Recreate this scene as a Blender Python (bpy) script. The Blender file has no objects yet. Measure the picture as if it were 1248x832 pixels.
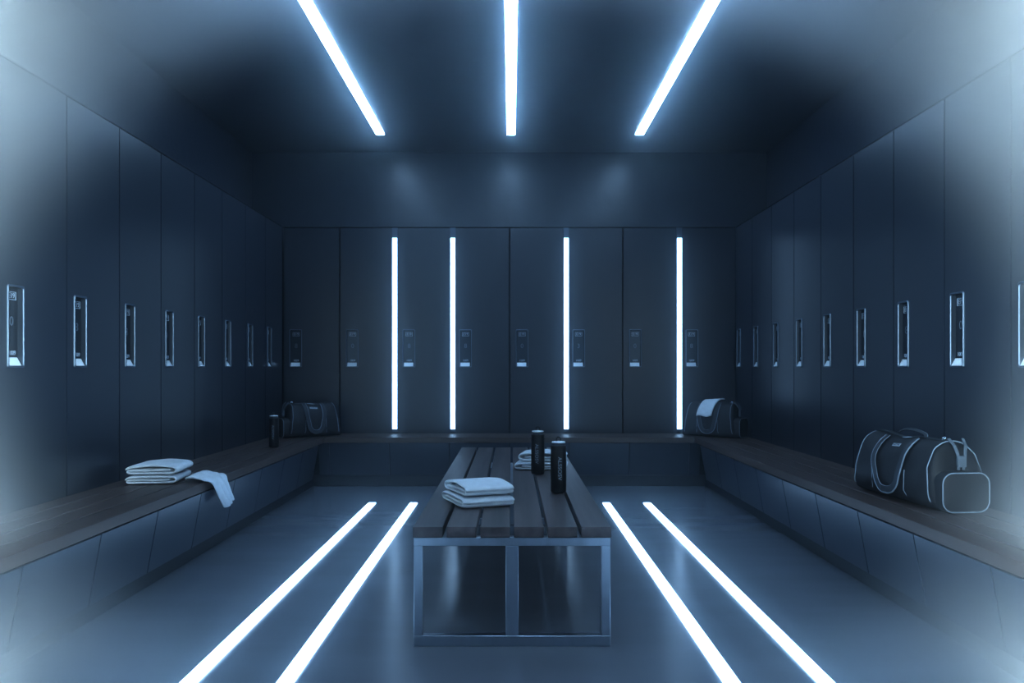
import bpy, bmesh, math, random
from mathutils import Vector, Matrix, noise
R = math.radians
PI = math.pi
random.seed(4)
scn = bpy.context.scene
COL = scn.collection

# ------------------------------------------------------------------ room numbers
CX = 0.0145            # camera x
XL = 2.0               # locker face of both side rows
YB = 7.25              # locker face of the back row
XW, YW, YF = 2.4, 7.65, -2.0   # walls
HC = 3.0               # ceiling
HL = 2.232             # locker top
HB, HBU = 0.415, 0.370 # bench top / underside
BX, BY = 1.54, 6.81    # front edges of wall benches

# ------------------------------------------------------------------ materials
def nodes(name):
    m = bpy.data.materials.new(name); m.use_nodes = True
    nt = m.node_tree
    b = nt.nodes['Principled BSDF']
    return m, nt, b

def N(nt, kind, **kw):
    n = nt.nodes.new(kind)
    for k, v in kw.items():
        if hasattr(n, k): setattr(n, k, v)
        else: n.inputs[k.replace('_', ' ')].default_value = v
    return n

def mat(name, col, rough=.5, metal=0., spec=.5, var=0., vscale=8., stretch=(1, 1, 1), bump=0., bscale=40., rvar=0., coord='Object', coat=0., sheen=0.):
    m, nt, b = nodes(name)
    b.inputs['Base Color'].default_value = (*col, 1)
    b.inputs['Roughness'].default_value = rough
    b.inputs['Metallic'].default_value = metal
    b.inputs['Specular IOR Level'].default_value = spec
    b.inputs['Coat Weight'].default_value = coat
    b.inputs['Sheen Weight'].default_value = sheen
    L = nt.links
    tc = N(nt, 'ShaderNodeTexCoord')
    mp = N(nt, 'ShaderNodeMapping'); mp.inputs['Scale'].default_value = stretch
    L.new(tc.outputs[coord], mp.inputs['Vector'])
    if var or rvar:
        n = N(nt, 'ShaderNodeTexNoise'); n.inputs['Scale'].default_value = vscale; n.inputs['Detail'].default_value = 6
        L.new(mp.outputs[0], n.inputs['Vector'])
        if var:
            cr = N(nt, 'ShaderNodeValToRGB')
            cr.color_ramp.elements[0].position = .3; cr.color_ramp.elements[1].position = .72
            cr.color_ramp.elements[0].color = (*[c * (1 - var) for c in col], 1)
            cr.color_ramp.elements[1].color = (*[min(1, c * (1 + var)) for c in col], 1)
            L.new(n.outputs['Fac'], cr.inputs[0]); L.new(cr.outputs[0], b.inputs['Base Color'])
        if rvar:
            mr = N(nt, 'ShaderNodeMapRange')
            mr.inputs['From Min'].default_value = .3; mr.inputs['From Max'].default_value = .7
            mr.inputs['To Min'].default_value = rough - rvar; mr.inputs['To Max'].default_value = rough + rvar
            L.new(n.outputs['Fac'], mr.inputs['Value']); L.new(mr.outputs[0], b.inputs['Roughness'])
    if bump:
        n2 = N(nt, 'ShaderNodeTexNoise'); n2.inputs['Scale'].default_value = bscale; n2.inputs['Detail'].default_value = 5
        L.new(mp.outputs[0], n2.inputs['Vector'])
        bp = N(nt, 'ShaderNodeBump'); bp.inputs['Strength'].default_value = bump; bp.inputs['Distance'].default_value = .01
        L.new(n2.outputs['Fac'], bp.inputs['Height']); L.new(bp.outputs[0], b.inputs['Normal'])
    return m

def emit(name, col, k):
    m, nt, b = nodes(name)
    b.inputs['Base Color'].default_value = (.8, .9, 1, 1)
    b.inputs['Roughness'].default_value = .4
    b.inputs['Emission Color'].default_value = (*col, 1)
    b.inputs['Emission Strength'].default_value = k
    return m

def clear(name, col, alpha):
    m, nt, b = nodes(name)
    b.inputs['Base Color'].default_value = (*col, 1)
    b.inputs['Roughness'].default_value = .12
    b.inputs['Transmission Weight'].default_value = alpha
    return m

M = {}
M['locker'] = mat('locker satin paint', (.019, .028, .044), .30, .1, .65, var=.03, vscale=2)
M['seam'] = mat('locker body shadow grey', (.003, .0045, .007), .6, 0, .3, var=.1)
M['panel'] = mat('bench cabinet satin paint', (.040, .055, .080), .28, .2, .5, var=.03, vscale=2)
M['plaster'] = mat('dark trowelled plaster', (.036, .050, .074), .31, 0, .65, var=.08, vscale=9, bump=.16, bscale=18, rvar=.02)
M['ceiling'] = mat('dark sealed ceiling plaster', (.042, .057, .082), .34, 0, .55, var=.06, vscale=3, bump=.10, bscale=7, rvar=.01)
M['floor'] = mat('polished dark concrete', (.135, .155, .188), .22, 0, .5, var=.07, vscale=2.2, stretch=(.6, 2.2, 1), bump=.012, bscale=45, rvar=.012)
M['kick'] = mat('plinth black', (.016, .022, .030), .45, 0, .4, var=.1)
M['wood'] = mat('dark stained wood', (.075, .055, .050), .42, 0, .4, var=.22, vscale=14, stretch=(1, .06, 1), bump=.03, bscale=60)
M['woodx'] = mat('dark stained wood crosswise', (.075, .055, .050), .42, 0, .4, var=.22, vscale=14, stretch=(.06, 1, 1), bump=.03, bscale=60)
M['benchwood'] = mat('dark smoked oak', (.068, .056, .058), .40, 0, .42, var=.6, vscale=20, stretch=(1, .05, 1), bump=.12, bscale=60)
M['steel'] = mat('brushed steel', (.40, .46, .53), .30, 1., .5, var=.06, vscale=30, stretch=(1, 1, .05))
M['chrome'] = mat('bright chrome', (.62, .72, .82), .14, 1., .5, var=.03)
M['rim'] = mat('satin chrome rim', (.17, .22, .28), .40, 1., .5, var=.03)
M['sill'] = mat('pale satin sill', (.85, .92, 1.0), .42, .3, .6, var=.05)
M['ring'] = mat('bright satin collar', (.85, .92, 1.0), .35, .4, .6, var=.04)
M['cup'] = mat('gunmetal recess', (.045, .06, .08), .24, .6, .5, var=.05)
M['mark'] = mat('etched pale mark', (.55, .66, .78), .35, .5, .5, var=.05)
M['dimmark'] = mat('etched dim mark', (.16, .20, .25), .4, .3, .5, var=.05)
M['towel'] = mat('white terry cloth', (.70, .77, .84), .95, 0, .1, var=.07, vscale=30, bump=.5, bscale=240, sheen=.3)
M['bottle'] = mat('black powder coat', (.004, .005, .007), .42, 0, .25, var=.05, bump=.03, bscale=300)
M['neck'] = clear('smoked clear plastic', (.35, .42, .5), .8)
M['print'] = mat('grey print', (.30, .38, .46), .5, 0, .4, var=.05)
M['fabric'] = mat('black woven nylon', (.013, .017, .023), .58, 0, .4, var=.15, vscale=9, bump=.25, bscale=260)
M['webbing'] = mat('dark webbing', (.035, .045, .058), .6, 0, .4, var=.1, bump=.2, bscale=300)
M['piping'] = mat('pale grey piping', (.21, .27, .34), .45, 0, .5, var=.05)
M['strapgrey'] = mat('grey nylon strap', (.10, .13, .165), .6, 0, .3, var=.1)
M['patch'] = mat('silver patch', (.42, .50, .58), .4, .2, .5, var=.05)
M['channel'] = mat('anodised channel', (.10, .13, .17), .4, .6, .5, var=.05)
TINT = (.39, .66, 1.0)
M['strip_ceiling'] = emit('ceiling strip light', TINT, 24.)
M['strip_floor'] = emit('floor strip light', TINT, 9.)
M['strip_wall'] = emit('wall strip light', TINT, 4.2)

# ------------------------------------------------------------------ mesh helpers
def quadbox(bm, x0, x1, y0, y1, z0, z1):
    v = [bm.verts.new((x, y, z)) for z in (z0, z1) for y in (y0, y1) for x in (x0, x1)]
    for f in ((0, 2, 3, 1), (4, 5, 7, 6), (0, 1, 5, 4), (2, 6, 7, 3), (0, 4, 6, 2), (1, 3, 7, 5)):
        bm.faces.new([v[i] for i in f])
    return v

def box_mesh(boxes, bev=0., seg=2):
    bm = bmesh.new()
    for b in boxes: quadbox(bm, *b)
    if bev:
        bmesh.ops.bevel(bm, geom=list(bm.edges), offset=bev, segments=seg, affect='EDGES', profile=.7)
    return bm

def finish(name, bm, m, parent=None, smooth=False, loc=None):
    bmesh.ops.recalc_face_normals(bm, faces=bm.faces)
    me = bpy.data.meshes.new(name)
    bm.to_mesh(me); bm.free()
    if smooth:
        for p in me.polygons: p.use_smooth = True
    for mm in (m if isinstance(m, (list, tuple)) else [m]): me.materials.append(mm)
    o = bpy.data.objects.new(name, me); COL.objects.link(o)
    if parent: o.parent = parent
    if loc: o.location = loc
    return o

def tag(o, label, cat, group=None, kind=None):
    o['label'] = label; o['category'] = cat
    if group: o['group'] = group
    if kind: o['kind'] = kind
    return o

def thing(name, label, cat, loc=(0, 0, 0), rz=0, group=None):
    o = bpy.data.objects.new(name, None); COL.objects.link(o)
    o.empty_display_size = .1
    o.location = loc; o.rotation_euler = (0, 0, rz)
    return tag(o, label, cat, group)

def struct(name, bm, m, smooth=False):
    o = finish(name, bm, m, None, smooth); o['kind'] = 'structure'; return o

def copy_tree(o, parent=None):
    c = o.copy(); COL.objects.link(c)
    if parent: c.parent = parent
    for ch in list(o.children): copy_tree(ch, c)
    return c

def tube(bm, pts, r, n=6, closed=False):
    pts = [Vector(p) for p in pts]; k = len(pts); rings = []
    up = None
    for i, p in enumerate(pts):
        a = pts[(i - 1) % k] if (closed or i > 0) else p
        c = pts[(i + 1) % k] if (closed or i < k - 1) else p
        t = (c - a)
        if t.length < 1e-9: t = Vector((0, 0, 1))
        t.normalize()
        if up is None:
            up = Vector((0, 0, 1)) if abs(t.z) < .9 else Vector((1, 0, 0))
        s = t.cross(up)
        if s.length < 1e-6: s = t.orthogonal()
        s.normalize(); up = s.cross(t).normalized()
        rr = r[i] if isinstance(r, (list, tuple)) else r
        rings.append([bm.verts.new(p + (s * math.cos(2 * PI * j / n) + up * math.sin(2 * PI * j / n)) * rr) for j in range(n)])
    m = k if closed else k - 1
    for i in range(m):
        A, B = rings[i], rings[(i + 1) % k]
        for j in range(n): bm.faces.new((A[j], A[(j + 1) % n], B[(j + 1) % n], B[j]))
    if not closed:
        bm.faces.new(rings[0][::-1]); bm.faces.new(rings[-1])

def lathe(bm, prof, n=32):
    rings = []
    for r, z in prof:
        if r < 1e-6: rings.append([bm.verts.new((0, 0, z))])
        else: rings.append([bm.verts.new((r * math.cos(2 * PI * j / n), r * math.sin(2 * PI * j / n), z)) for j in range(n)])
    for A, B in zip(rings, rings[1:]):
        for j in range(n):
            j2 = (j + 1) % n
            if len(A) == 1 and len(B) == 1: continue
            if len(A) == 1: bm.faces.new((A[0], B[j], B[j2]))
            elif len(B) == 1: bm.faces.new((A[j], A[j2], B[0]))
            else: bm.faces.new((A[j], A[j2], B[j2], B[j]))

def strap(bm, pts, nrm, w, th):
    """flat band along pts; nrm = outward normal per point"""
    pts = [Vector(p) for p in pts]; rings = []
    k = len(pts)
    for i, p in enumerate(pts):
        t = (pts[min(i + 1, k - 1)] - pts[max(i - 1, 0)]).normalized()
        n = Vector(nrm[i]).normalized(); s = t.cross(n).normalized(); n = s.cross(t).normalized()
        rings.append([bm.verts.new(p + s * a * w / 2 + n * b * th / 2) for a, b in ((-1, -1), (1, -1), (1, 1), (-1, 1))])
    for A, B in zip(rings, rings[1:]):
        for j in range(4): bm.faces.new((A[j], A[(j + 1) % 4], B[(j + 1) % 4], B[j]))
    bm.faces.new(rings[0][::-1]); bm.faces.new(rings[-1])

def text_bm(txt, size, depth=.0006, spacing=1.):
    cu = bpy.data.curves.new('t', 'FONT'); cu.body = txt; cu.size = size; cu.extrude = depth
    cu.align_x = 'CENTER'; cu.align_y = 'CENTER'; cu.space_character = spacing; cu.resolution_u = 3
    o = bpy.data.objects.new('t', cu); COL.objects.link(o)
    dg = bpy.context.evaluated_depsgraph_get(); dg.update()
    me = bpy.data.meshes.new_from_object(o.evaluated_get(dg))
    bpy.data.objects.remove(o); bpy.data.curves.remove(cu)
    bm = bmesh.new(); bm.from_mesh(me); bpy.data.meshes.remove(me)
    return bm

def merge(dst, src, mtx):
    me = bpy.data.meshes.new('m'); src.to_mesh(me); src.free()
    me.transform(mtx); dst.from_mesh(me); bpy.data.meshes.remove(me)

def rrect(w, h, r, n=5):
    out = []
    for cx, cy, a0 in ((w / 2 - r, h / 2 - r, 0), (-w / 2 + r, h / 2 - r, 90), (-w / 2 + r, -h / 2 + r, 180), (w / 2 - r, -h / 2 + r, 270)):
        for k in range(n + 1):
            a = R(a0 + 90 * k / n); out.append((cx + r * math.cos(a), cy + r * math.sin(a)))
    return out

# ------------------------------------------------------------------ the room shell
T = .12
SIDE_FILL = 100.
struct('floor', box_mesh([(-XW - T, XW + T, YF - T, YW + T, -T, 0)]), M['floor'])
struct('ceiling', box_mesh([(-XW - T, XW + T, YF - T, YW + T, HC, HC + T)]), M['ceiling'])
struct('wall_left', box_mesh([(-XW - T, -XW, YF, YW, 0, HC)]), M['plaster'])
struct('wall_right', box_mesh([(XW, XW + T, YF, YW, 0, HC)]), M['plaster'])
struct('wall_back', box_mesh([(-XW - T, XW + T, YW, YW + T, 0, HC)]), M['plaster'])
struct('wall_front', box_mesh([(-XW - T, XW + T, YF - T, YF, 0, HC)]), M['plaster'])
# flush panelling that carries on from the locker rows towards the entrance
struct('trim_1', box_mesh([(-XW + .004, -XL, YF + .004, 3.214, 0.001, HL)]), M['locker'])
struct('trim_2', box_mesh([(XL, XW - .004, YF + .004, 2.754, 0.001, HL)]), M['locker'])
# thin cap rails that close the rows at the top
struct('trim_3', box_mesh([(-XW + .004, -XL - .004, 3.22, 7.21, HL + .001, HL + .006)]), M['seam'])
struct('trim_4', box_mesh([(XL + .004, XW - .004, 2.76, 7.25, HL + .001, HL + .006)]), M['seam'])
struct('trim_5', box_mesh([(-XL, XL, YB + .004, YW - .004, HL + .001, HL + .006)]), M['seam'])
# plinths
KX, KY, KH = 1.64, 6.87, .092
struct('baseboard_left', box_mesh([(-KX - .02, -KX, YF + .01, KY + .02, 0.001, KH)]), M['kick'])
struct('baseboard_right', box_mesh([(KX, KX + .02, YF + .01, KY + .02, 0.001, KH)]), M['kick'])
struct('baseboard_back', box_mesh([(-KX + .001, KX - .001, KY, KY + .02, 0.001, KH)]), M['kick'])

# ------------------------------------------------------------------ lockers
W = .5
HW, HH = .112, .335         # handle plate
HZ = 1.0 + HH / 2 - .003    # handle centre height
def locker(digit, gap):
    """local frame: face in the plane y=0 looking towards -y, x from 0 to W, z from the floor"""
    t = thing('locker', 'x', 'locker')
    D = .385
    finish('carcass', box_mesh([(.001, W - .001, .020, D, 0.002, HL - .002)]), M['seam'], t)
    g = gap / 2
    hx0, hx1 = .055, .055 + HW; hz0, hz1 = HZ - HH / 2, HZ + HH / 2
    bm = bmesh.new()
    xs = [g, hx0 + .005, hx1 - .005, W - g]; zs = [HBU + .02, hz0 + .005, hz1 - .005, HL - .005]
    fr = [[bm.verts.new((x, 0, z)) for x in xs] for z in zs]
    bk = [[bm.verts.new((x, .018, z)) for x in xs] for z in zs]
    for i in range(3):
        for j in range(3):
            if i == 1 and j == 1: continue
            bm.faces.new((fr[i][j], fr[i][j + 1], fr[i + 1][j + 1], fr[i + 1][j]))
            bm.faces.new((bk[i][j], bk[i + 1][j], bk[i + 1][j + 1], bk[i][j + 1]))
    for i in range(3):
        bm.faces.new((fr[i][0], fr[i + 1][0], bk[i + 1][0], bk[i][0]))
        bm.faces.new((fr[i][3], bk[i][3], bk[i + 1][3], fr[i + 1][3]))
        bm.faces.new((fr[0][i], bk[0][i], bk[0][i + 1], fr[0][i + 1]))
        bm.faces.new((fr[3][i], fr[3][i + 1], bk[3][i + 1], bk[3][i]))
    a = [(1, 1), (1, 2), (2, 2), (2, 1)]
    for k in range(4):
        p, q = a[k], a[(k + 1) % 4]
        bm.faces.new((fr[p[0]][p[1]], fr[q[0]][q[1]], bk[q[0]][q[1]], bk[p[0]][p[1]]))
    door = finish('door', bm, M['locker'], t)
    cx = (hx0 + hx1) / 2
    # rounded plate rim
    bm = bmesh.new()
    o1, i1 = rrect(HW, HH, .010), rrect(HW - .014, HH - .016, .006)
    lay = []
    for (pp, y) in ((o1, -.0003), (o1, -.006), (rrect(HW - .003, HH - .003, .009), -.008), (rrect(HW - .011, HH - .013, .007), -.008), (i1, -.006), (i1, .004)):
        lay.append([bm.verts.new((cx + u, y, HZ + v)) for u, v in pp])
    n = len(o1)
    for A, B in zip(lay, lay[1:]):
        for k in range(n): bm.faces.new((A[k], A[(k + 1) % n], B[(k + 1) % n], B[k]))
    finish('handle_frame', bm, M['rim'], door, True)
    # recessed cup with a sloping chrome sill at its foot
    bm = bmesh.new()
    dep = .016
    w2, h2 = HW / 2 - .0068, HH / 2 - .0078
    f = [bm.verts.new((cx + u, -.003, HZ + v)) for u, v in ((-w2, -h2), (w2, -h2), (w2, h2), (-w2, h2))]
    e = [bm.verts.new((cx + u, dep, HZ + v)) for u, v in ((-w2 + .004, -h2 + .002), (w2 - .004, -h2 + .002), (w2 - .004, h2 - .004), (-w2 + .004, h2 - .004))]
    for k in range(4): bm.faces.new((f[k], f[(k + 1) % 4], e[(k + 1) % 4], e[k]))
    bm.faces.new(e)
    finish('handle_cup', bm, M['cup'], door)
    bm = bmesh.new()
    sx = w2 - .004
    pr = [(-.0045, -h2 + .001), (.0135, -h2 + .001), (.0135, -h2 + .034)]
    A = [bm.verts.new((cx - sx, y, HZ + z)) for y, z in pr]; B = [bm.verts.new((cx + sx * .82, y, HZ + z)) for y, z in pr]
    bm.faces.new(A); bm.faces.new(B[::-1])
    for k in range(3): bm.faces.new((A[k], B[k], B[(k + 1) % 3], A[(k + 1) % 3]))
    finish('handle_sill', bm, M['sill'], door)
    up = Matrix.Rotation(R(90), 4, 'X')
    bm = bmesh.new()
    merge(bm, text_bm('E19', .030, spacing=.95), Matrix.Translation((cx, dep - .002, HZ + .125)) @ up)
    frame_bm = bmesh.new()
    for (x0, x1, z0, z1) in ((-.030, .030, .108, .1105), (-.030, .030, .1415, .1395), (-.030, -.0275, .108, .1415), (.0275, .030, .108, .1415)):
        quadbox(frame_bm, cx + x0, cx + x1, dep - .003, dep - .001, HZ + z0, HZ + z1)
    bm2 = bmesh.new()
    merge(bm2, text_bm('1009', .026, spacing=.95), Matrix.Translation((cx, dep - .004, HZ - .108)) @ up)
    finish('serial_lettering', bm2, M['mark'], door)
    finish('lock_lettering', bm, M['mark'], door)
    finish('lock_badge', frame_bm, M['mark'], door)
    bm = text_bm(digit, .055)
    bm.transform(Matrix.Translation((cx, dep - .002, HZ + .02)) @ up)
    finish('locker_numeral', bm, M['dimmark'], door)
    return t

protos = {}
def place_locker(digit, gap, loc, rz, label, group):
    key = (digit, gap)
    if key not in protos:
        o = protos[key] = locker(digit, gap)
    else:
        o = copy_tree(protos[key])
    o.location = loc; o.rotation_euler = (0, 0, rz)
    tag(o, label, 'locker', group)

ORD = ['first', 'second', 'third', 'fourth', 'fifth', 'sixth', 'seventh', 'eighth', 'ninth']
dig = '80880308'
between = ['against the left corner behind the duffel bag', 'left of the first light strip', 'between the first and second light strips',
           'right of the second light strip', 'left of the third light strip', 'right of the third light strip',
           'left of the fourth light strip', 'against the right corner behind the bag with a towel']
for i in range(8):
    place_locker(dig[i], .014, (-2 + W * i, YB, 0), 0, 'dark back wall locker ' + between[i], 'lockers of the back wall')
for i in range(8):   # left row; local x runs from the entrance to the back corner
    y0 = 7.22 - W * (i + 1)
    extra = {0: 'darkest, in the back corner by the duffel bag', 7: 'palest, nearest the entrance in the haze'}.get(i, 'counting from the back corner')
    place_locker(dig[(i + 2) % 8], .010, (-XL, y0, 0), R(90), 'left wall locker, %s' % extra if i in (0, 7) else '%s left wall locker %s' % (ORD[i], extra), 'lockers of the left wall')
for i in range(9):   # right row; local x runs from the back corner to the entrance
    y1 = 7.26 - W * i
    extra = {0: 'darkest, in the back corner by the bag with a towel', 8: 'palest, cut by the picture edge in the haze'}.get(i, 'counting from the back corner')
    place_locker(dig[(i + 5) % 8], .010, (XL, y1, 0), R(-90), 'right wall locker, %s' % extra if i in (0, 8) else '%s right wall locker %s' % (ORD[i], extra), 'lockers of the right wall')

# ------------------------------------------------------------------ wall benches
def bench_top(name, label, x0, x1, y0, y1, along):
    """four planks side by side with dark strips as painted shade in the gaps"""
    t = thing(name, label, 'bench', ((x0 + x1) / 2, (y0 + y1) / 2, 0), 0, 'slatted wall benches')
    n, g = 4, .009
    hx, hy = (x1 - x0) / 2, (y1 - y0) / 2
    span = 2 * (hx if along == 'y' else hy)
    bw = (span - g * (n - 1)) / n
    planks, gap_shades = [], []
    for k in range(n):
        p0 = -span / 2 + k * (bw + g); p1 = p0 + bw
        front = (k == n - 1 and x0 < 0) or (k == 0 and x0 > 0) if along == 'y' else k == 0
        zb = HBU if front else HBU + .012
        planks.append((p0, p1, -hy, hy, zb, HB) if along == 'y' else (-hx, hx, p0, p1, zb, HB))
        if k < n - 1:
            gap_shades.append((p1 - .001, p1 + g + .001, -hy + .01, hy - .01, HBU + .013, HB - .0035) if along == 'y'
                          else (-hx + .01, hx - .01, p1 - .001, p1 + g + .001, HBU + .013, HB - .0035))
    finish('seat', box_mesh(planks, .002, 1), M['wood'] if along == 'y' else M['woodx'], t)
    finish('joint', box_mesh(gap_shades), M['seam'], t)  # near-black strips stand in for the shade between the planks
    return t
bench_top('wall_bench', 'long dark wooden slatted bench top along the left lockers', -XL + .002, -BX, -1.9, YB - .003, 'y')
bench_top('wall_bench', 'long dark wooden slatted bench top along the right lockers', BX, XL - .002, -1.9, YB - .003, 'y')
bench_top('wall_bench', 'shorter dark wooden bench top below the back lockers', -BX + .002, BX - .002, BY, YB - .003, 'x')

# slanted cabinets below the benches
def cabinet():
    t = thing('bench_cabinet', 'x', 'cabinet')
    # local: front top edge at y=0 looking -y, x 0..W ; foot leans back
    lean, gz0, gz1 = .050, KH + .001, HBU - .0005
    bm = bmesh.new()
    pr = [(.012, gz1 - .002), (.012 + lean, gz0), (.13, gz0), (.13, gz1 - .002)]
    A = [bm.verts.new((.0005, y, z)) for y, z in pr]; B = [bm.verts.new((W - .0005, y, z)) for y, z in pr]
    bm.faces.new(A); bm.faces.new(B[::-1])
    for k in range(4): bm.faces.new((A[k], B[k], B[(k + 1) % 4], A[(k + 1) % 4]))
    finish('carcass', bm, M['seam'], t)
    bm = bmesh.new()
    pr = [(0, gz1 - .002), (lean, gz0 + .002), (lean + .011, gz0 + .002), (.011, gz1 - .002)]
    A = [bm.verts.new((.004, y, z)) for y, z in pr]; B = [bm.verts.new((W - .004, y, z)) for y, z in pr]
    bm.faces.new(A); bm.faces.new(B[::-1])
    for k in range(4): bm.faces.new((A[k], B[k], B[(k + 1) % 4], A[(k + 1) % 4]))
    finish('front_panel', bm, M['panel'], t)
    return t
cab0 = cabinet(); used = [False]
def place_cab(loc, rz, label, group):
    o = cab0 if not used[0] else copy_tree(cab0)
    used[0] = True
    o.location = loc; o.rotation_euler = (0, 0, rz); tag(o, label, 'cabinet', group)
for i in range(9):
    y1 = 6.6 - W * i
    place_cab((-BX + .007, y1 - W, 0), R(90), '%s slanted cabinet below the left bench, counting from the back' % ORD[i], 'cabinets below the left bench')
for i in range(9):
    y1 = 6.6 - W * i
    place_cab((BX - .007, y1, 0), R(-90), '%s slanted cabinet below the right bench, counting from the back' % ORD[i], 'cabinets below the right bench')
for i in range(6):
    place_cab((-1.5 + W * i, BY + .014, 0), 0, '%s cabinet below the back bench, counting from the left corner' % ORD[i], 'cabinets below the back bench')
# corner fillers
for nm, xa, xb in (('trim_6', -BX - .05, -1.5005), ('trim_7', 1.5005, BX + .05)):
    bm = bmesh.new()
    pr = [(.016, HBU - .003), (.066, KH + .003), (.14, KH + .003), (.14, HBU - .003)]
    A = [bm.verts.new((xa, BY + y, z)) for y, z in pr]; B = [bm.verts.new((xb, BY + y, z)) for y, z in pr]
    bm.faces.new(A); bm.faces.new(B[::-1])
    for k in range(4): bm.faces.new((A[k], B[k], B[(k + 1) % 4], A[(k + 1) % 4]))
    struct(nm, bm, M['panel'])

# ------------------------------------------------------------------ light strips
def strip(name, boxes, m, label, group):
    o = finish(name, box_mesh(boxes, .0015, 1), m)
    return tag(o, label, 'light', group)
for x, w in ((-1.108, 'left'), (0.014, 'middle'), (1.115, 'right')):
    strip('ceiling_light_strip', [(x - .035, x + .035, -1.6, 7.04, HC - .012, HC - .0005)], M['strip_ceiling'],
          {'left': 'glowing ceiling strip above the left half of the room', 'middle': 'glowing ceiling strip straight above the middle bench',
           'right': 'glowing ceiling strip above the right half of the room'}[w], 'ceiling light strips')
for x, l in ((-1.005, 'outer glowing floor strip on the left bench side'), (-.700, 'inner glowing floor strip just left of the middle bench'),
             (.712, 'inner glowing floor strip just right of the middle bench'), (1.010, 'outer glowing floor strip on the right bench side')):
    strip('floor_light_strip', [(x - .0265, x + .0265, -1.2, 6.02, .0005, .006)], M['strip_floor'], l, 'floor light strips')
for x, l in ((-1.012, 'first glowing upright strip from the left on the back lockers'), (-.5, 'second glowing upright strip from the left on the back lockers'),
             (.5, 'third glowing upright strip from the left, behind the bottles'), (1.498, 'fourth glowing upright strip, beside the bag with a towel')):
    t = thing('wall_light_strip', l, 'light', (x, YB, 0), 0, 'upright light strips between the back lockers')
    finish('channel', box_mesh([(-.024, .024, -.012, -.0012, .430, HL - .004)]), M['channel'], t)
    finish('diffuser', box_mesh([(-.021, .021, -.026, -.0125, .452, 2.136)], .002, 1), M['strip_wall'], t)

# ------------------------------------------------------------------ middle bench
t = thing('slatted_bench', 'freestanding dark slatted bench on square steel frames in the middle', 'bench', (.0175, 2.933, 0))
bw, sp, sh = .1065, .1207, .038
BT, BL = .428, 2.907
boxes = [(-.355 + k * sp + (0 if k else 0), -.355 + k * sp + bw, 0, BL, BT - sh, BT) for k in range(6)]
finish('seat', box_mesh(boxes, .002, 1), M['benchwood'], t)
def frame(y0):
    zt, d = BT - sh - .0005, .034
    x = .3525; return box_mesh([
        (-x, x, y0, y0 + d, zt - .030, zt), (-x, x, y0, y0 + d, 0.0005, .038),
        (-x, -x + .031, y0, y0 + d, .038, zt - .030), (x - .031, x, y0, y0 + d, .038, zt - .030),
        (-.023, .023, y0, y0 + d, .038, zt - .030)], .0015, 1)
finish('end_frame', frame(.004), M['steel'], t)
finish('end_frame', frame(2.27), M['steel'], t)
for s in (-1, 1):
    finish('side_rail', box_mesh([(s * .24 - .015, s * .24 + .015, .039, 2.269, BT - sh - .03, BT - sh - .001)], .0015, 1), M['steel'], t)

# ------------------------------------------------------------------ towels
def ribbon(path, width, th, seed, wob=.006, nseg=10, step=.008):
    """cloth band: path in local (x,z), swept along local y"""
    P = [Vector((a, 0, b)) for a, b in path]
    pts = []
    for a, b in zip(P, P[1:]):
        k = max(1, int((b - a).length / step))
        for i in range(k): pts.append(a.lerp(b, i / k))
    pts.append(P[-1])
    for _ in range(3):
        pts = [pts[0]] + [(pts[i - 1] + pts[i] * 2 + pts[i + 1]) / 4 for i in range(1, len(pts) - 1)] + [pts[-1]]
    k = len(pts); bm = bmesh.new(); top, bot = [], []
    for j in range(nseg + 1):
        v = j / nseg; yy = (v - .5) * width
        ra, rb = [], []
        for i, p in enumerate(pts):
            tg = (pts[min(i + 1, k - 1)] - pts[max(i - 1, 0)]).normalized()
            n = Vector((-tg.z, 0, tg.x))
            w = noise.noise(Vector((p.x * 9 + seed, yy * 9, p.z * 6)))
            w2 = noise.noise(Vector((p.x * 7, yy * 5 + seed, 3.1)))
            lift = max(0, p.z) / .05
            edge = .75 if j in (0, nseg) else 1.
            c = Vector((p.x + .5 * wob * w2, yy + .8 * wob * w, p.z + wob * .45 * w * min(1, lift)))
            ra.append(bm.verts.new(c + n * th / 2 * edge)); rb.append(bm.verts.new(c - n * th / 2 * edge))
        top.append(ra); bot.append(rb)
    for j in range(nseg):
        for i in range(k - 1):
            bm.faces.new((top[j][i], top[j][i + 1], top[j + 1][i + 1], top[j + 1][i]))
            bm.faces.new((bot[j][i], bot[j + 1][i], bot[j + 1][i + 1], bot[j][i + 1]))
    for i in range(k - 1):
        bm.faces.new((top[0][i], bot[0][i], bot[0][i + 1], top[0][i + 1]))
        bm.faces.new((top[-1][i], top[-1][i + 1], bot[-1][i + 1], bot[-1][i]))
    for j in range(nseg):
        bm.faces.new((top[j][0], top[j + 1][0], bot[j + 1][0], bot[j][0]))
        bm.faces.new((top[j][-1], bot[j][-1], bot[j + 1][-1], top[j + 1][-1]))
    return bm

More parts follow.
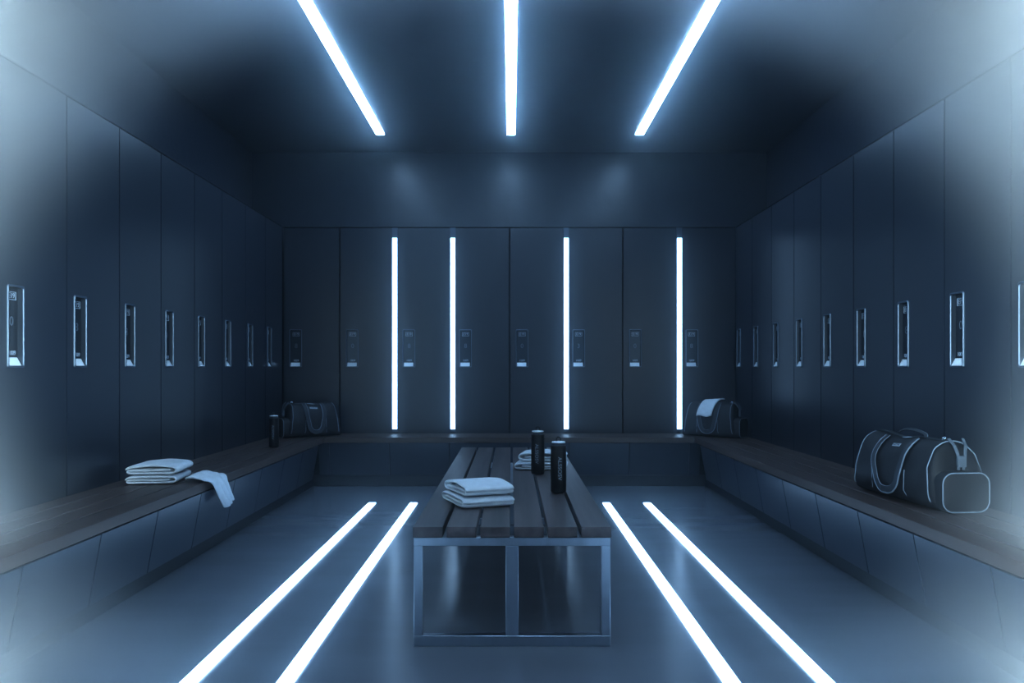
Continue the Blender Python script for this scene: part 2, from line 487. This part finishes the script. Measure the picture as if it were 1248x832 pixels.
def folded_path(L, th, layers=3, puff=.0, flip=1):
    """cloth rolled flat: middle layer, fold, bottom layer, big outer fold, top layer whose free edge tucks down"""
    d = flip; g = th * 1.06; zb = th / 2 + .001; zm = zb + g; zt = zm + g
    xl, xr = -L / 2, L / 2
    P = [(xr * .72, zm), (0, zm - .001), (xl + .014, zm), (xl + .004, zm - g * .22), (xl + .002, zb + g * .3), (xl + .012, zb)]
    P += [(xl * .4, zb), (xr * .5, zb), (xr - .016, zb), (xr - .004, zb + g * .35), (xr, zb + g), (xr - .004, zb + g * 1.65), (xr - .016, zt)]
    for f in (.2, .35, .5, .65, .8):
        P.append((xr - .016 + (xl - xr + .032) * f, zt + puff * math.sin(PI * f) ** 1.5))
    P += [(xl + .016, zt - .001), (xl + .002, zt - g * .28), (xl - .003, zt - g * .75), (xl + .004, zt - g * 1.02)]
    return [(x * d, z) for x, z in P], zt + th / 2

def towel(loc, rz, L, Wd, th, label, group, seed, layers=3, puff=.004, flip=1):
    p, h = folded_path(L, th, layers, puff, flip)
    o = finish('folded_towel', ribbon(p, Wd, th, seed), M['towel'], None, True)
    sm = o.modifiers.new('smooth', 'SUBSURF'); sm.levels = 1; sm.render_levels = 1
    o.location = loc; o.rotation_euler = (0, 0, rz)
    tag(o, label, 'towel', group)
    return h
G = 'folded white towels'
h = towel((-.128, 3.455, BT + .002), R(112), .29, .225, .0125, 'lower white folded towel of the pair at the near end of the middle bench', G, 1, 3, .002)
towel((-.124, 3.462, BT + .002 + h + .005), R(114), .27, .215, .0130, 'upper white folded towel of the pair at the near end of the middle bench', G, 7, 3, .011)
h = towel((.185, 4.63, BT + .002), R(-6), .29, .21, .0125, 'lower white folded towel behind the two bottles on the middle bench', G, 11, 3, .003, -1)
towel((.195, 4.64, BT + .002 + h + .005), R(-9), .26, .20, .0145, 'upper white folded towel behind the two bottles on the middle bench', G, 17, 3, .010, -1)
h = towel((-1.795, 4.22, HB + .002), R(8), .25, .30, .0125, 'lower white folded towel of the pile on the left bench', G, 23, 3, .002)
towel((-1.79, 4.225, HB + .002 + h + .005), R(5), .25, .29, .0140, 'upper white folded towel of the pile on the left bench', G, 29, 3, .008)

# small towel hanging over the front edge of the left bench
def draped():
    bm = bmesh.new(); nu, nv = 28, 18
    g = []
    for i in range(nu + 1):
        s = i / nu * .33      # run along the cloth
        row = []
        for j in range(nv + 1):
            v = j / nv - .5
            if s < .17:
                x = -1.640 + s * .63; z = HB + .013 + .022 * math.sin(PI * min(1, s / .15)) * (1 - (2 * v) ** 2 * .7)
            elif s < .21:
                a = (s - .17) / .04 * PI / 2
                x = -1.533 + .024 * math.sin(a); z = HB + .013 - .024 * (1 - math.cos(a))
            else:
                x = -1.509 + .012 * (s - .21) / .12; z = HB - .011 - (s - .21)
            k = max(0, (s - .16) / .17)
            wv = .25 * (1 - .62 * k)
            y = 4.235 + v * wv * (1 - .25 * (1 - min(1, s / .08))) + .10 * k + .02
            x += .014 * k + .018 * k * math.sin(v * 21 + 1.2)
            z += .040 * k * (v - .2) * (.6 if v > 0 else 1) + .006 * noise.noise(Vector((s * 20, v * 6, 1)))
            row.append(bm.verts.new((x, y, z)))
        g.append(row)
    for i in range(nu):
        for j in range(nv): bm.faces.new((g[i][j], g[i + 1][j], g[i + 1][j + 1], g[i][j + 1]))
    return bm
o = finish('hand_towel', draped(), M['towel'], None, True)
md = o.modifiers.new('cloth', 'SOLIDIFY'); md.thickness = .009; md.offset = 1
md = o.modifiers.new('smooth', 'SUBSURF'); md.levels = 1; md.render_levels = 1
tag(o, 'small white towel slipping over the front edge of the left bench', 'towel')

# ------------------------------------------------------------------ bottles
def bottle(txt, tw):
    t = thing('water_bottle', 'x', 'bottle')
    r, h = .0355, .213
    bm = bmesh.new()
    lathe(bm, [(0, .0005), (r - .007, .0005), (r - .002, .003), (r, .009), (r, h - .004), (r - .002, h), (r - .010, h + .001), (0, h + .001)])
    finish('body', bm, M['bottle'], t, True)
    bm = bmesh.new(); lathe(bm, [(r - .0075, h + .0012), (r - .0075, h + .0125), (0, h + .0125), (0, h + .0012)]); finish('neck', bm, M['neck'], t, True)
    bm = bmesh.new(); lathe(bm, [(0, h + .013), (r - .005, h + .013), (r - .0035, h + .015), (r - .005, h + .0185), (.012, h + .021), (0, h + .021)])
    cap = finish('cap', bm, M['ring'], t, True)
    bm = bmesh.new()
    tube(bm, [(.010 * math.cos(a), 0, h + .027 + .012 * math.sin(a)) for a in [R(-40 + 260 * k / 12) for k in range(13)]], .0028, 6)
    finish('carry_loop', bm, M['bottle'], cap, True)
    # lettering reads downwards on the side that faces the entrance; bent round the body
    bm = text_bm(txt, .024, .0002, 1.0)
    bmesh.ops.subdivide_edges(bm, edges=[e for e in bm.edges if e.calc_length() > .006], cuts=2)
    xs = [v.co.x for v in bm.verts]; sc = tw / (max(xs) - min(xs))
    for v in bm.verts:
        a = v.co.y / r - .10; z = .112 - v.co.x * sc
        rr = r + .0005 + v.co.z
        v.co = (rr * math.sin(a), -rr * math.cos(a), z)
    finish('lettering', bm, M['print'], t)
    return t
b0 = bottle('ALSSOSV', .105)
def place_bottle(o, loc, rz, label):
    o.location = loc; o.rotation_euler = (0, 0, rz); tag(o, label, 'bottle', 'black drinking bottles')
place_bottle(b0, (.230, 3.74, BT + .001), R(12), 'black bottle with chrome collar on the middle bench, the nearer one')
place_bottle(copy_tree(b0), (.1565, 4.37, BT + .001), R(-6), 'black bottle standing right before the far towels on the middle bench')
place_bottle(copy_tree(b0), (-1.712, 5.97, HB + .001), R(8), 'black bottle standing on the left bench beside the duffel bag')

# ------------------------------------------------------------------ duffel bags
def duffel(name, label, loc, rz, L=.60, Wd=.27, H=.285, mirror=1, stand_loop=True):
    t = thing(name, label, 'bag', loc, rz, 'black duffel bags')
    mx = mirror
    def surf(u, a, off=0.):
        """u along the bag -.5...5, a angle (0 = front -y, 90 = top)"""
        c, s = math.cos(a), math.sin(a)
        e = max(0., (abs(u) - .40) / .10)
        shrink = 1 - .10 * e * e
        pw = .62
        y = -math.copysign(abs(c) ** pw, c) * (Wd / 2 * shrink + off)
        if s >= 0:
            z = H * .40 + (H * .60 * (1 - .06 * math.cos(PI * u) ** 2 + .02 * math.sin(u * 13)) * (1 - .05 * e) + off) * s ** .92
            y *= 1 - .18 * s * s
        else:
            z = H * .40 - (H * .40) * (abs(s) ** .55)
        bulge = .016 * noise.noise(Vector((u * 4 + 3, a * 1.3, 1.7))) if s > -.6 else 0
        y += math.copysign(bulge, -c) * -1 if abs(c) > .05 else 0
        x = u * L * mx
        x += mx * .03 * e * s * (-1 if u > 0 else 1)
        return Vector((x, y, max(.001, z)))
    nu, na = 36, 40
    bm = bmesh.new(); rings = []
    for i in range(nu + 1):
        u = -.5 + i / nu
        rings.append([bm.verts.new(surf(u, 2 * PI * j / na)) for j in range(na)])
    for A, B in zip(rings, rings[1:]):
        for j in range(na): bm.faces.new((A[j], A[(j + 1) % na], B[(j + 1) % na], B[j]))
    for ring, u in ((rings[0], -.5), (rings[-1], .5)):
        sgn = (1 if u > 0 else -1) * mx
        cz = H * .42
        prev = ring
        for f, outp in ((.82, .012), (.5, .020), (.2, .023)):
            cur = [bm.verts.new((v.co.x + sgn * outp, v.co.y * f, cz + (v.co.z - cz) * f)) for v in ring]
            for j in range(na): bm.faces.new((prev[j], prev[(j + 1) % na], cur[(j + 1) % na], cur[j]))
            prev = cur
        bm.faces.new(prev)
    body = finish('body', bm, M['fabric'], t, True)
    # seams round both ends and two short vertical seams on the front
    for u in (-.47, .47):
        bm = bmesh.new(); tube(bm, [surf(u, R(a), .003) for a in range(-28, 209, 6)], .0028, 6)
        finish('piping', bm, M['piping'], t, True)
    for u, a0, a1 in ((-.235, -30, 34), (.215, -30, 10)):
        bm = bmesh.new(); tube(bm, [surf(u + .0008 * (a - a0) * (1 if u < 0 else -1) * .6, R(a), .002) for a in range(a0, a1 + 1, 4)], .0022, 6)
        finish('piping', bm, M['piping'], t, True)
    # zip along the top
    bm = bmesh.new()
    pts = [surf(u / 40, R(86), .004) for u in range(-18, 19)]
    strap(bm, pts, [(0, 0, 1)] * len(pts), .022, .004)
    zp = finish('zip', bm, M['webbing'], t)
    bm = bmesh.new(); p = surf(.40, R(86), .010)
    tube(bm, [p + Vector((.010 * math.cos(a), .006 * math.sin(a), .004 * math.sin(a))) for a in [2 * PI * k / 10 for k in range(10)]], .0028, 6, True)
    finish('zip_pull', bm, M['chrome'], zp, True)
    # front handle hanging in a loop, back handle standing up
    S = [k / 30 for k in range(31)]
    pts, nr = [], []
    for s in S:
        ang = PI * s
        u = -.185 * math.cos(ang) * (1 + .10 * math.sin(ang)); a = 70 - 92 * math.sin(ang) ** .75
        p = surf(u, R(a), .010 + .008 * math.sin(ang)); q = surf(u, R(a), .06)
        pts.append(p); nr.append((q - surf(u, R(a), 0)) + Vector((0, -.02, 0)))
    bm = bmesh.new(); strap(bm, pts, nr, .030, .004); hd = finish('handle', bm, M['webbing'], t)
    def edge(pts, nr, side, w):
        out = []
        for i, p in enumerate(pts):
            tg = (pts[min(i + 1, len(pts) - 1)] - pts[max(i - 1, 0)]).normalized()
            sd = tg.cross(Vector(nr[i]).normalized()).normalized()
            out.append(p + sd * side * w / 2)
        return out
    for side, rr in ((1, .0034),(-1, .0016)):
        bm = bmesh.new(); tube(bm, edge(pts, nr, side, .030), rr, 6); finish('handle_piping', bm, M['piping'], hd, True)
    pts, nr = [], []
    for s in S:
        ang = PI * s
        u = -.17 * math.cos(ang) - (.20 if stand_loop else .04)
        base = surf(u, R(114), .006)
        up = .045 * math.sin(ang) if stand_loop else .030 * math.sin(ang)
        pts.append(base + Vector((0, .03 * math.sin(ang), up - .02 * math.sin(ang)))); nr.append((0, -.6, 1))
    bm = bmesh.new(); strap(bm, pts, nr, .014, .004); hd = finish('handle', bm, M['webbing'], t)
    bm = bmesh.new(); tube(bm, edge(pts, nr, -1, .014), .0022, 6); finish('handle_piping', bm, M['piping'], hd, True)
    # printed label and an oval badge
    def on_front(bm, u0, a0, du, da, off):
        for v in bm.verts:
            v.co = surf(u0 + v.co.x / L, R(a0) + v.co.y / (H * .55), off + v.co.z * .3)
    bm = bmesh.new(); k = 8
    gv = [[bm.verts.new((-.034 + .068 * i / k, -.010 + .020 * j / 2, 0)) for i in range(k + 1)] for j in range(3)]
    for j in range(2):
        for i in range(k): bm.faces.new((gv[j][i], gv[j][i + 1], gv[j + 1][i + 1], gv[j + 1][i]))
    on_front(bm, .01, 50, 1, 1, .004)
    lp = finish('label_patch', bm, M['patch'], t)
    bm = text_bm('AIDVA', .018, .0002)
    xs0 = [v.co.x for v in bm.verts]
    for v in bm.verts: v.co.x *= mx * .060 / (max(xs0) - min(xs0))
    on_front(bm, .01, 50, 1, 1, .0055); finish('lettering', bm, M['cup'], lp)
    bm = bmesh.new()
    ctr = bm.verts.new((0, 0, 0)); rim = [bm.verts.new((.036 * math.cos(2 * PI * q / 20), .011 * math.sin(2 * PI * q / 20), 0)) for q in range(20)]
    for q in range(20): bm.faces.new((ctr, rim[q], rim[(q + 1) % 20]))
    on_front(bm, .03, 76, 1, 1, .006); finish('badge', bm, M['patch'], t)
    # round-cornered end pocket with piping
    xe = mx * (L / 2 + .012)
    pw_, ph_, dp = Wd * .80, H * .56, .045
    loopo = rrect(pw_, ph_, .045, 6); n = len(loopo)
    bm = bmesh.new(); prev = None
    for sc_, dx in ((1.02, -.055), (1.02, 0), (1.0, dp * .6), (.965, dp * .93), (.90, dp), (.5, dp + .006), (.2, dp + .008)):
        cur = [bm.verts.new((xe + mx * dx, yy * sc_, .003 + ph_ / 2 * 1.02 + zz * sc_)) for yy, zz in loopo]
        if prev:
            for q in range(n): bm.faces.new((prev[q], prev[(q + 1) % n], cur[(q + 1) % n], cur[q]))
        prev = cur
    bm.faces.new(prev)
    pk = finish('end_pocket', bm, M['fabric'], t, True)
    bm = bmesh.new(); tube(bm, [(xe + mx * dp * .93, yy * .975, .003 + ph_ / 2 * 1.02 + zz * .975) for yy, zz in loopo], .0028, 6, True)
    finish('piping', bm, M['piping'], pk, True)
    bm = bmesh.new(); tube(bm, [(xe - mx * .030, yy * 1.03, .003 + ph_ / 2 * 1.02 + zz * 1.03) for yy, zz in loopo if zz > -ph_ * .35], .0024, 6)
    finish('piping', bm, M['piping'], pk, True)
    # strap anchor on the end panel above the pocket
    bm = bmesh.new()
    ex = mx * (L / 2 + .016)
    for sd in (-1, 1):
        strap(bm, [(ex + mx * .004, sd * .010, H * .60), (ex + mx * .010, sd * .013, H * .78), (ex - mx * .002, sd * .024, H * .94), (ex - mx * .03, sd * .030, H * 1.03)], [(mx, 0, .2)] * 4, .012, .004)
    an = finish('strap_anchor', bm, M['strapgrey'], t)
    bm = box_mesh([(min(ex, ex + mx * .016), max(ex, ex + mx * .016), -.017, .017, H * .64, H * .80)], .003, 2)
    finish('anchor_tab', bm, M['strapgrey'], an, True)
    return t, surf

bagR, _ = duffel('duffel_bag', 'large black duffel bag with pale piping on the right bench', (1.790, 3.615, HB + .001), R(-85), .61, .25, .285, 1)
duffel('duffel_bag', 'black duffel bag in the left back corner of the benches', (-1.672, 6.885, HB + .001), R(38), .43, .23, .285, -1, False)
bagC, surfC = duffel('duffel_bag', 'black duffel bag with white towel on top in the right back corner', (1.712, 6.90, HB + .001), R(-38), .43, .23, .285, 1, False)

# towel laid over that bag
bm = bmesh.new(); nu, nv = 14, 16; g = []
for i in range(nu + 1):
    u = -.10 + .31 * i / nu
    row = []
    for j in range(nv + 1):
        a = 97 - 80 * j / nv + 1.5 * math.sin(i * .5)
        row.append(bm.verts.new(surfC(u - .10 * (j / nv), R(a), .036 + .003 * noise.noise(Vector((i * .4, j * .4, 0))))))
    g.append(row)
for i in range(nu):
    for j in range(nv): bm.faces.new((g[i][j], g[i + 1][j], g[i + 1][j + 1], g[i][j + 1]))
o = finish('hand_towel', bm, M['towel'], None, True)
o.location = bagC.location; o.rotation_euler = bagC.rotation_euler
md = o.modifiers.new('cloth', 'SOLIDIFY'); md.thickness = .008; md.offset = 0
tag(o, 'small white towel laid over the duffel bag in the right back corner', 'towel')

# ------------------------------------------------------------------ haze of the room (real scattering air)
w = bpy.data.worlds.new('locker room air'); scn.world = w; w.use_nodes = True
nt = w.node_tree
for n in list(nt.nodes): nt.nodes.remove(n)
out = nt.nodes.new('ShaderNodeOutputWorld')
bg = nt.nodes.new('ShaderNodeBackground'); bg.inputs[0].default_value = (0, 0, 0, 1); bg.inputs[1].default_value = 0
nt.links.new(bg.outputs[0], out.inputs['Surface'])
def mth(op, a, b=None, c=None):
    n = nt.nodes.new('ShaderNodeMath'); n.operation = op
    for i, v in enumerate((a, b, c)):
        if v is None: continue
        if isinstance(v, (int, float)): n.inputs[i].default_value = v
        else: nt.links.new(v, n.inputs[i])
    return n.outputs[0]
def sstep(v, a, b):
    n = nt.nodes.new('ShaderNodeMapRange'); n.interpolation_type = 'SMOOTHSTEP'
    nt.links.new(v, n.inputs['Value'])
    if a < b: n.inputs[1].default_value, n.inputs[2].default_value, n.inputs[3].default_value, n.inputs[4].default_value = a, b, 0, 1
    else: n.inputs[1].default_value, n.inputs[2].default_value, n.inputs[3].default_value, n.inputs[4].default_value = b, a, 1, 0
    return n.outputs[0]
geo = nt.nodes.new('ShaderNodeNewGeometry')
sp_ = nt.nodes.new('ShaderNodeSeparateXYZ'); nt.links.new(geo.outputs['Position'], sp_.inputs[0])
X, Y, Z = sp_.outputs
FOG_A, FOG_G, BLOOM, BLOOM_G = 2.8, .1, .024, .955
rx = mth('DIVIDE', X, 2.0); rz_ = mth('DIVIDE', mth('SUBTRACT', Z, 1.2), 1.6)
rr = mth('SQRT', mth('ADD', mth('MULTIPLY', rx, rx), mth('MULTIPLY', rz_, rz_)))
Yf = mth('SUBTRACT', Y, mth('MULTIPLY', mth('MAXIMUM', mth('SUBTRACT', Z, 1.2), 0), .55))
dens = mth('MULTIPLY', sstep(rr, .78, 1.06), mth('MULTIPLY', sstep(Yf, 3.15, 2.2), sstep(Y, .9, 1.6)))
dens = mth('MULTIPLY', dens, FOG_A)
v1 = nt.nodes.new('ShaderNodeVolumeScatter'); v1.inputs['Color'].default_value = (.93, .97, 1, 1)
v1.inputs['Anisotropy'].default_value = FOG_G; nt.links.new(dens, v1.inputs['Density'])
v2 = nt.nodes.new('ShaderNodeVolumeScatter'); v2.inputs['Color'].default_value = (.75, .9, 1, 1)
v2.inputs['Anisotropy'].default_value = BLOOM_G; v2.inputs['Density'].default_value = BLOOM
ad = nt.nodes.new('ShaderNodeAddShader')
nt.links.new(v1.outputs[0], ad.inputs[0]); nt.links.new(v2.outputs[0], ad.inputs[1])
nt.links.new(ad.outputs[0], out.inputs['Volume'])
try:
    w.cycles.volume_step_size = .45
except Exception: pass

# added unseen fill light behind the camera, softly lifting bench front and haze
ld = bpy.data.lights.new('added_rear_fill', 'AREA'); ld.shape = 'RECTANGLE'; ld.size = 3.9; ld.size_y = 2.5; ld.energy = 9; ld.color = (.46, .70, 1)
lo = bpy.data.objects.new('added_rear_fill', ld); COL.objects.link(lo); lo.location = (0, -1.6, 1.45); lo.rotation_euler = (R(90), 0, 0)

# two added fill lights out of frame, brightening the near side walls and haze
for sx in (-1, 1):
    ld = bpy.data.lights.new('added_side_fill', 'AREA'); ld.shape = 'RECTANGLE'; ld.size = .25; ld.size_y = 2.6; ld.energy = SIDE_FILL; ld.color = (.66, .88, 1)
    lo = bpy.data.objects.new('added_side_fill', ld); COL.objects.link(lo); lo.location = (sx * 1.05, 1.5, 1.5); lo.rotation_euler = (R(90), 0, R(-60 * sx)); ld.spread = R(100)
cy = scn.cycles
cy.max_bounces = 6; cy.diffuse_bounces = 3; cy.glossy_bounces = 3; cy.transmission_bounces = 4; cy.volume_bounces = 1; cy.volume_max_steps = 8
# ------------------------------------------------------------------ camera and view
cam = bpy.data.cameras.new('camera'); co = bpy.data.objects.new('camera', cam); COL.objects.link(co)
co.location = (CX, 0, 1.0); co.rotation_euler = (R(90), 0, 0)
cam.sensor_width = 36; cam.lens = 36 * 1000 / 1248
cam.shift_y = 31 / 1248; cam.shift_x = 1 / 1248
cam.clip_start = .02
scn.camera = co
scn.view_settings.view_transform = 'Standard'
scn.view_settings.look = 'None'
scn.view_settings.exposure = .25
scn.view_settings.gamma = .84
